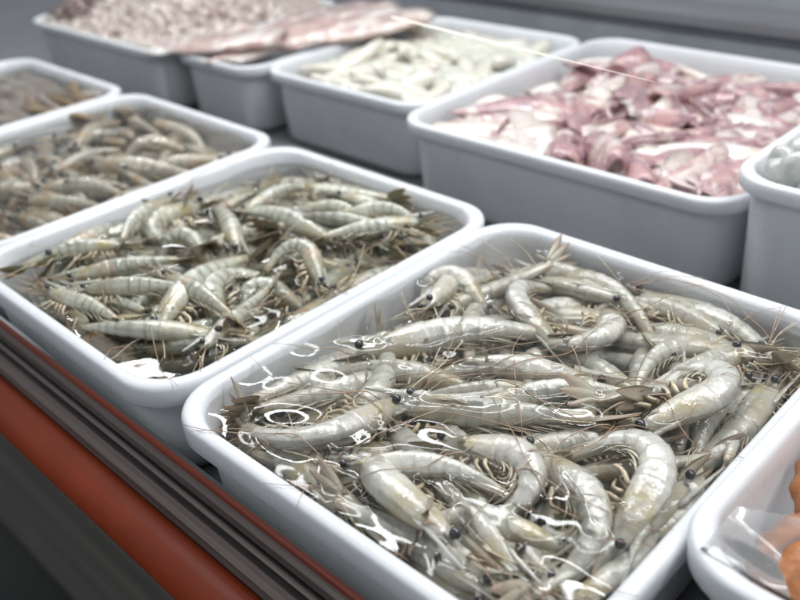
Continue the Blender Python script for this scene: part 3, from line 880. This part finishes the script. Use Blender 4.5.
def srect(t, W, D, m=.11): return ((t[0]+m)*K, (t[1]+m)*K, (t[0]+W-m)*K, (t[1]+D-m)*K)
# squid heap
RS1 = srect(S1, 1.275, 1.33, .065)
protos = []
for i in range(2): protos.append((*squid_parts(rn.uniform(.11, .13), rn.uniform(.012, .015), rn, ('squid', 'arms')), dict(look='whole pink squid with arms')))
for i in range(7): protos.append((*squid_parts(rn.uniform(.12, .165), rn.uniform(.015, .020), rn, ('squid', 'arms'), arms=False, fins=i > 1), dict(look='pink squid tube without head')))
for i in range(4): protos.append((*squid_parts(rn.uniform(.095, .13), rn.uniform(.012, .016), rn, ('squid_white', 'arms'), arms=False, fins=False), dict(look='white peeled squid tube')))
pS1 = Pile(*RS1, (S1[2]-.27)*K+.045)
scatter(26, protos[2:], pS1, RS1, 'squid', 'squid', S1[2]*K-.010, .02)
scatter(70, protos, pS1, RS1, 'squid', 'squid', S1[2]*K+.002, .032, sink=.006, tilt=4, pct=66)
# white strips
RS2 = srect(S2, .945, 1.12, .08)
protos = []
for i in range(6):
    l_ = rn.uniform(.085, .14); e = rn.uniform(-1, 1, 4)*1.4
    P = smooth([(l_*.5, e[0]*.012, 0), (l_*.2, e[1]*.014, .003*e[3]), (-l_*.15, e[2]*.014, 0), (-l_*.5, e[3]*.016, 0)], 12)
    mb = MB().add(*tube(P, np.array([.0045, .0062, .0068, .007, .0066, .007, .0072, .0066, .0068, .0064, .0056, .0035])*rn.uniform(1.3, 1.75), 14, .75))
    protos.append(([('strip', mb.mesh('flesh_strip', MAT['strip']))], mb.verts(), dict(look='long' if l_ > .11 else 'short')))
pS2 = Pile(*RS2, (S2[2]-.27)*K+.052)
scatter(30, protos, pS2, RS2, 'squid_strip', 'strip', S2[2]*K-.008, .012)
scatter(60, protos, pS2, RS2, 'squid_strip', 'strip', S2[2]*K+.001, .022, sink=.006, tilt=4, pct=62)
# large flat squid laid side by side, tips hanging over the front rim
RS3 = srect(S3, .61, 1.2, .0)
pS3 = Pile(*RS3, (S3[2]+.01)*K)
for i in range(9):
    parts, V0 = squid_parts(.23+.03*RNG.random(), .036, rn, ('mantle', 'arms'), arms=False, flat=.32)
    u = (i+.5)/9
    x = (S3[0]+.13+.44*u)*K; y = (S3[1]+.37+.11*(i % 3)+.05*RNG.random())*K
    Rm = Matrix.Translation((x, y, 0))@Matrix.Rotation(-PI/2-.35+RNG.normal(0, .12), 4, 'Z')@Matrix.Rotation(math.radians(4), 4, 'Y')
    if i == 0: Rm = Matrix.Translation((x-.03, (S3[1]+.20)*K, .02))@Matrix.Rotation(PI+.35, 4, 'Z')@Matrix.Rotation(math.radians(5), 4, 'Y')
    V = xform(V0, Rm); dz = pS3.drop(V, 70, .004, S3[2]*K+.03); Rm = Matrix.Translation((0, 0, dz))@Rm; V[:, 2] += dz; pS3.add(V)
    place('squid', parts, Rm, 'mantle', dict(look='large flat pink squid'))
# chopped brown seafood
RS4 = srect(S4, 1.37, 1.2, .06)
mb = MB()
for i in range(900):
    x = RNG.uniform(RS4[0], RS4[2]); y = RNG.uniform(RS4[1], RS4[3]*.72+RS4[1]*.28)
    u = (x-RS4[0])/(RS4[2]-RS4[0]); v = (y-RS4[1])/(RS4[3]-RS4[1])
    z = (S4[2]-.035)*K+.036*math.sin(PI*u)**.6*min(1, v*2.2)+RNG.uniform(-.003, .003)
    V, F = ball((0, 0, 0), RNG.uniform(.003, .008, 3)*RNG.choice((1, 1, 1.9)), 8, 6)
    V = V+.0012*np.sin(V[:, [1, 2, 0]]*900+RNG.uniform(0, 6))
    R_ = np.array(Euler(RNG.uniform(0, 6, 3)).to_matrix())
    mb.add(V@R_.T+np.array([x, y, z]), F)
V, F = [], []
nx, ny = 24, 18
for i in range(nx):
    for j in range(ny):
        u, v = i/(nx-1), j/(ny-1); x = RS4[0]+u*(RS4[2]-RS4[0]); y = RS4[1]+v*(RS4[3]-RS4[1])
        V.append((x, y, (S4[2]-.045)*K+.036*math.sin(PI*u)**.6*min(1, v*2.2)))
for i in range(nx-1):
    for j in range(ny-1): F.append((i*ny+j, (i+1)*ny+j, (i+1)*ny+j+1, i*ny+j+1))
mb.add(V, F)
o = link('chopped_seafood', mb.mesh('chopped_seafood', MAT['mince'])); tag(o, 'heap of beige and brown chopped seafood in the far back tray', 'seafood', None, 'stuff')
for i, (u, v, lab) in enumerate(((.10, .16, 'dark brown octopus lump at the left corner of the chopped seafood tray'), (.36, .42, 'dark octopus lump in the middle of the chopped seafood heap'))):
    b = MB(); 
    V, F = ball((0, 0, 0), (.026, .022, .018), 16, 10); V = V*(1+.12*np.sin(V[:, [0]]*260)+.1*np.cos(V[:, [1]]*310)); b.add(V, F)
    ch = [('body', b.mesh('octopus_body', MAT['octo']))]
    for k_ in range(6):
        a = k_*PI/3+.3; P = [(math.cos(a)*.015, math.sin(a)*.015, 0), (math.cos(a)*.032, math.sin(a)*.03, -.004), (math.cos(a+.5)*.045, math.sin(a+.5)*.042, -.004), (math.cos(a+1.)*.05, math.sin(a+1.)*.045, .002)]
        ch.append(('arm', MB().add(*tube(smooth(P, 8), np.linspace(.007, .002, 8), 8)).mesh('octopus_arm', MAT['octo'])))
    x = RS4[0]+u*(RS4[2]-RS4[0]); y = RS4[1]+v*(RS4[3]-RS4[1])
    place('octopus', ch, Matrix.Translation((x, y, (S4[2]+.03)*K+.012*(i))), '', None, lab, 'octopus')
# pale shellfish lumps
RS0 = srect(S0, 1.0, 1.1, .055)
protos = []
for i in range(4):
    V, F = ball((0, 0, 0), rn.uniform(.85, 1.15, 3)*np.array([.017, .015, .012]), 18, 12)
    V = V*(1+.10*np.sin(V[:, [0]]*190+i)+.08*np.cos(V[:, [1]]*240+V[:, [2]]*130))
    b = MB().add(V, F); protos.append(([('flesh', b.mesh('shellfish_flesh', MAT['pearl']))], V, dict(look='pale')))
pS0 = Pile(*RS0, (S0[2]-.09)*K)
scatter(90, protos, pS0, (RS0[0], RS0[1], RS0[0]+.45*(RS0[2]-RS0[0]), RS0[3]), 'shellfish_lump', 'pearl', S0[2]*K-.003, .012, tilt=40)
# beige strips of the tray cut off at left
protos = []
for nm, mk in (('beige', 'fillet'), ('beige', 'fillet'), ('golden', 'fillet_gold')):
    l_ = rn.uniform(.13, .17); P = smooth([(l_*.5, 0, 0), (l_*.2, rn.uniform(-.01, .01), 0), (-l_*.2, rn.uniform(-.01, .01), 0), (-l_*.5, 0, 0)], 12)
    b = MB().add(*tube(P, np.array([.003, .007, .010, .011, .0115, .012, .0118, .011, .010, .009, .006, .002]), 10, .5))
    protos.append(([('flesh', b.mesh('fish_strip', MAT[mk]))], b.verts(), dict(look=nm)))
pT4 = Pile(*R4, (-.085)*K)
scatter(46, protos[:2], pT4, R4, 'fish_strip', 'fillet', -.036*K, .0, 3, az=0, azs=.16)
scatter(6, protos[2:], pT4, (R4[0]*.2+R4[2]*.8, R4[1]*.3+R4[3]*.7, R4[2], R4[3]), 'fish_strip', 'fillet', -.04*K, .0, 3, az=0, azs=.2)
water(T4, 1.02, D_, -.040*K, pT4, 'murky water over the fish strips in the far left tray', 0, 9)
# orange cooked pieces under film
RT0 = srect(T0, 1.0, .86, .09)
for i, (x, y, zr, lab) in enumerate(((1.20, .47, -.005, 'ribbed orange cooked seafood piece nearest the film covered corner'), (1.17, .72, -.03, 'orange cooked seafood piece further back in the film covered tray'), (1.42, .62, -.03, 'third orange piece, mostly past the right edge of the photo'))):
    V, F = [], []; nu, nv = 102, 12
    for a in range(nv+1):
        t = PI*a/nv; t = min(max(t, .03), PI-.03)
        for b in range(nu):
            ph = 2*PI*b/nu; rr = 1+.025*math.cos(ph*17)
            V.append((.046*rr*math.sin(t)*math.cos(ph), .038*rr*math.sin(t)*math.sin(ph), .016*math.cos(t)+.006*math.cos(ph)*math.sin(t)))
    F = grid_faces(nv+1, nu)+[tuple(range(nu))[::-1], tuple(nv*nu+q for q in range(nu))]
    o = link('cooked_seafood', MB().add(V, F).mesh('cooked_seafood', MAT['orange'])); o.location = (x*K, y*K, zr*K); o.rotation_euler = (.25, -.3+.2*i, i*1.1)
    tag(o, lab, 'seafood', 'orange cooked seafood pieces')
# cling film over the near corner of that tray
V = []; nx, ny = 40, 26
for i in range(nx):
    for j in range(ny):
        u, v = i/(nx-1), j/(ny-1)
        x = T0[0]+.05+.9*u; y = T0[1]+.035+(.12+.14*u+.03*math.sin(u*9))*v
        edge = min(u*9, v*5, 1)
        z = T0[2]+.004-.05*edge*(1-.3*v)+.007*math.sin(u*15+v*5)*edge+.004*math.sin(v*11-u*23)*edge+(.035*max(0, v-.75)*4*abs(math.sin(u*11)))
        V.append((x*K, y*K, z*K))
F = [(i*ny+j, (i+1)*ny+j, (i+1)*ny+j+1, i*ny+j+1) for i in range(nx-1) for j in range(ny-1)]
b = MB().add(V, F).add(np.array(V)-np.array([0, 0, .00012]), [f[::-1] for f in F])
o = link('cling_film', b.mesh('cling_film', MAT['film'])); tag(o, 'crumpled clear cling film over the near corner of the orange seafood tray', 'film')

# ------------------------------------------------------------------ display case
case = bpy.data.objects.new('display_case', None); COL.objects.link(case); case.location = (0, 0, FLOOR*K)
tag(case, 'steel and red refrigerated display case holding all the trays', 'display case')
X0, X1 = -6.5, 4.0
def part(name, V, F, mat, smooth=False, par=case):
    V = np.asarray(V, float)*K; V[:, 2] -= FLOOR*K
    return link(name, MB().add(V, F).mesh(name, MAT[mat], smooth), par)
part('floor_pan', *box(X0, .009, FLOOR-.05, X1, 3.05, FLOOR-.002), 'steel')
# rail: rounded moulding with grooves
pr = [(-.063, -.285), (-.065, -.212), (-.060, -.196), (-.050, -.187), (-.038, -.186), (-.030, -.193), (-.028, -.203), (-.022, -.203), (-.020, -.191), (-.012, -.187), (-.000, -.187), (.006, -.193), (.008, -.207), (.008, -.285)]
part('front_rail', *extrude_profile(pr, X0, X1), 'rail', False)
part('rail_gasket', *box(X0, -.0285, -.207, X1, -.0215, -.1975), 'black')
pr = [(-.067, -.35), (-.118, -.345), (-.133, -.33), (-.140, -.308), (-.137, -.285), (-.125, -.257), (-.108, -.235), (-.088, -.221), (-.067, -.216)]
part('red_trim', *extrude_profile(pr, X0, X1), 'red', True)
part('lower_panel', *box(X0, 2.4, -3.05, X1, 2.5, -.31), 'black')
part('front_glass', *extrude_profile([(-.0145, -.1975), (-.0145, -.078), (-.0105, -.070), (-.0105, -.1975)], X0, X1), 'glass')
part('back_panel', *box(X0, 3.05, -.6, X1, 3.12, .06), 'panel')
part('back_ledge', *box(X0, 3.02, .06, X1, 3.3, .105), 'steel')
part('back_upstand', *box(X0, 3.3, .06, X1, 3.36, 1.4), 'panel')
# added glowing tube standing in for a lamp reflected in the case glass
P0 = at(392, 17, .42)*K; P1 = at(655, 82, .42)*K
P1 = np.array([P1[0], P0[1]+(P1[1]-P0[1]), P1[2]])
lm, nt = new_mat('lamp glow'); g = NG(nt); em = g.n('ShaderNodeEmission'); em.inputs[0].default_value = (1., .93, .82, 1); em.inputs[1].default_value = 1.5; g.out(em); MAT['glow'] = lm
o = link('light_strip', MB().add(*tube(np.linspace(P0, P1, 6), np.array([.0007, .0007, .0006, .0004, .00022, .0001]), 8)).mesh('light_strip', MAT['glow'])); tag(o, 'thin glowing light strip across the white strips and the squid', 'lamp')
# floor of the market far below
o = link('ground', MB().add([(-9, -9, 0), (9, -9, 0), (9, 9, 0), (-9, 9, 0)], [(0, 1, 2, 3)]).mesh('ground', simple('market floor', (.025, .025, .026), (.05, .048, .045), 2.5, .5), False)); o.location.z = -.86
tag(o, None, None, None, 'structure')
c0 = at(0, 515, -3.0)*K; c1 = at(80, 600, -3.0)*K
dd = (c1-c0); dd /= np.linalg.norm(dd); nn = np.array([-dd[1], dd[0], 0])
V = [c0-dd*3, c1+dd*3, c1+dd*3+nn*.13, c0-dd*3+nn*.13]
o = link('kerb', MB().add(*box(0, 0, 0, 1, 1, 1)).mesh('kerb', simple('worn concrete', (.20, .19, .165), (.12, .112, .10), 7, .8), False))
o.matrix_world = Matrix([[dd[0]*6, nn[0]*.135, 0, V[0][0]], [dd[1]*6, nn[1]*.135, 0, V[0][1]], [0, 0, .02, -.858], [0, 0, 0, 1]])
tag(o, 'worn grey concrete strip on the dark floor below the case', 'kerb', None, 'structure')

# ------------------------------------------------------------------ leave out what lies unseen at the bottom of a pile
def seen_roots():
    """names of the things with a point that nothing else clearly hides, from here or a step aside (coarse depth buffer)"""
    bpy.context.view_layer.update(); P = []; who = []; names = []
    for o in COL.objects:
        if o.type != 'MESH' or o.name.split('.')[0] in ('water', 'bubbles', 'cling_film', 'front_glass', 'antenna', 'leg', 'antennule', 'swimmeret', 'arm', 'ground', 'kerb'): continue
        r = o
        while r.parent is not None: r = r.parent
        if r.name in ('display_case',): continue
        n = len(o.data.vertices); c = np.empty(n*3, np.float32); o.data.vertices.foreach_get('co', c)
        W = np.array(o.matrix_world); P.append(c.reshape(-1, 3)@W[:3, :3].T+W[:3, 3]); who.append(np.full(n, len(names))); names.append(r.name)
    P = np.concatenate(P); who = np.concatenate(who); found = set()
    for ox, oy in ((0, 0), (.08, 0), (-.08, 0), (0, .08)):
        d = P-(CAM*K+CR*ox+CU*oy); z = d@CF; x = 400+FPX*(d@CR)/z; y = 300-FPX*(d@CU)/z
        ok = (x >= 0) & (x < 800) & (y >= 0) & (y < 600) & (z > 0)
        cell = (x[ok]//6).astype(int)*100+(y[ok]//6).astype(int); zz = z[ok]; ww = who[ok]
        zb = np.full(134*100+100, 9.); np.minimum.at(zb, cell, zz)
        hit = np.bincount(ww[zz < zb[cell]+.004], minlength=len(names))
        for k in np.nonzero(hit > 2)[0]: found.add(names[k])
    return found
SEEN = seen_roots()
def prune(lst):
    keep = []
    for it in lst:
        if it[0].name in SEEN: keep.append(it); continue
        for ch in list(it[0].children): bpy.data.objects.remove(ch)
        bpy.data.objects.remove(it[0])
    return keep
n0 = len(PRAWNS), len(THINGS)
PRAWNS = prune(PRAWNS); THINGS = prune(THINGS)
print('kept', len(PRAWNS), len(THINGS), 'of', n0)

# ------------------------------------------------------------------ labels
def ordinal_words(n):
    base = ['leftmost', 'second from left', 'third from left', 'fourth from left', 'fifth from left', 'sixth from left', 'seventh from left', 'eighth from left']
    if n == 1: return ['']
    if n == 2: return ['left', 'right']
    if n == 3: return ['leftmost', 'middle', 'rightmost']
    o = base[:n-1]+['rightmost']
    while len(o) < n: o.insert(-1, 'further right')
    return o
def clock(dx, dy):
    a = math.degrees(math.atan2(-dy, dx)) % 360
    return ['right', 'upper right', 'upward', 'upper left', 'left', 'lower left', 'downward', 'lower right'][int(((a+22.5) % 360)//45)]
def zone(t, W, D, c, nx=4, ny=4):
    u = (c[0]/K-t[0])/W; v = (c[1]/K-t[1])/D
    a = min(max(int(u*nx), 0), nx-1); b = min(max(int(v*ny), 0), ny-1)
    hx = {4: ['left end', 'left of centre', 'right of centre', 'right end'], 3: ['left end', 'middle', 'right end']}[nx]
    hy = {4: ['front rim', 'front half', 'back half', 'back rim'], 3: ['front rim', 'middle', 'back rim']}[ny]
    return f'{hy[b]}, {hx[a]}'
TR = {'near': (T1, .99, D_, 'pale grey prawn', 'near tray', 'prawns in the nearest tray'), 'second': (T2, 1., D_, 'olive prawn', 'olive tray', 'prawns in the second tray'), 'third': (T3, 1.02, D_, 'tawny prawn', 'third tray', 'prawns in the third tray')}
def rank_labels(items):
    """items: (object, label, px) -> unique labels by left-right order among equals"""
    by = {}
    for o, l, px in items: by.setdefault(l, []).append((px, o))
    for l, lst in by.items():
        lst.sort(key=lambda q: q[0])
        for w, (px, o) in zip(ordinal_words(len(lst)), lst):
            o['label'] = (w+' '+l) if w else l
items = []
for root, key, f in PRAWNS:
    t, W, D, word, tr, grp = TR[key]
    b = f['bend']; c = 'straight' if b < .7 else 'bent' if b < 1.6 else 'curled'
    ex, ey = pix(f['E']/K); tx, ty = pix(f['T']/K); cx, cy = pix(f['C']/K)
    items.append((root, f'{c} {word}, head {clock(ex-tx, ey-ty).replace("upper ", "up-").replace("lower ", "down-")}, {tr}, {zone(t, W, D, f["C"])}', cx))
    root['category'] = 'prawn'; root['group'] = grp
rank_labels(items)
TH = {'squid': (S1, 1.3, 1.25, '{look}, heaped tray, {zone}', 'squid', 'squid in the heaped tray'),
      'strip': (S2, .945, 1.2, '{look} strip pointing {dir}, white strip tray, {zone}', 'squid strip', 'white strips of squid'),
      'mantle': (S3, .61, 1.2, '{look} in the narrow tray, {zone}', 'squid', 'large flat squid'),
      'pearl': (S0, 1.0, 1.1, '{look} shellfish lump, right edge tray, {zone}', 'shellfish', 'pale shellfish lumps'),
      'fillet': (T4, 1.02, D_, '{look} fish strip in the far left tray, {zone}', 'fish strip', 'fish strips')}
items = []
for o, key, f in THINGS:
    t, W, D, pat, cat, grp = TH[key]
    w = np.array(o.matrix_world); c = f['C']; ax = w[:3, 0]
    p0 = pix(c/K); p1 = pix((c+ax*.03)/K)
    dr = clock(p1[0]-p0[0], p1[1]-p0[1])
    items.append((o, pat.format(look=f.get('look', ''), dir=dr, zone=zone(t, W, D, c)), p0[0])); o['category'] = cat; o['group'] = grp
rank_labels(items)

# ------------------------------------------------------------------ light
w = bpy.data.worlds.new('World'); S.world = w; w.use_nodes = True
w.node_tree.nodes['Background'].inputs[0].default_value = (.86, .93, 1., 1); w.node_tree.nodes['Background'].inputs[1].default_value = .36
def area(name, loc, tgt, sx, sy, power, col):
    l = bpy.data.lights.new(name, 'AREA'); l.shape = 'RECTANGLE'; l.size = sx; l.size_y = sy; l.energy = power; l.color = col
    o = bpy.data.objects.new(name, l); COL.objects.link(o); o.location = loc
    d = Vector(tgt)-Vector(loc); o.rotation_euler = d.to_track_quat('-Z', 'Y').to_euler(); return o
area('case_lamp', (-.25*K, 1.5*K, 2.6*K), (-.25*K, .8*K, 0), 2.2, .04, 12.5, (.96, .985, 1.))
area('case_lamp', (-.5*K, 2.7*K, 3.3*K), (-.5*K, 1.5*K, 0), 2.2, .04, 6, (.96, .985, 1.))
area('ceiling_lamp', (.1, -1.3, 1.7), (-.2, .2, 0), 1.6, .6, 7, (.93, .97, 1.))
S.view_settings.view_transform = 'Standard'; S.view_settings.look = 'None'; S.view_settings.exposure = .08; S.view_settings.gamma = 1
S.render.engine = 'CYCLES'
S.cycles.max_bounces = 8; S.cycles.transparent_max_bounces = 12; S.cycles.caustics_reflective = False; S.cycles.caustics_refractive = False
S.cycles.use_denoising = True
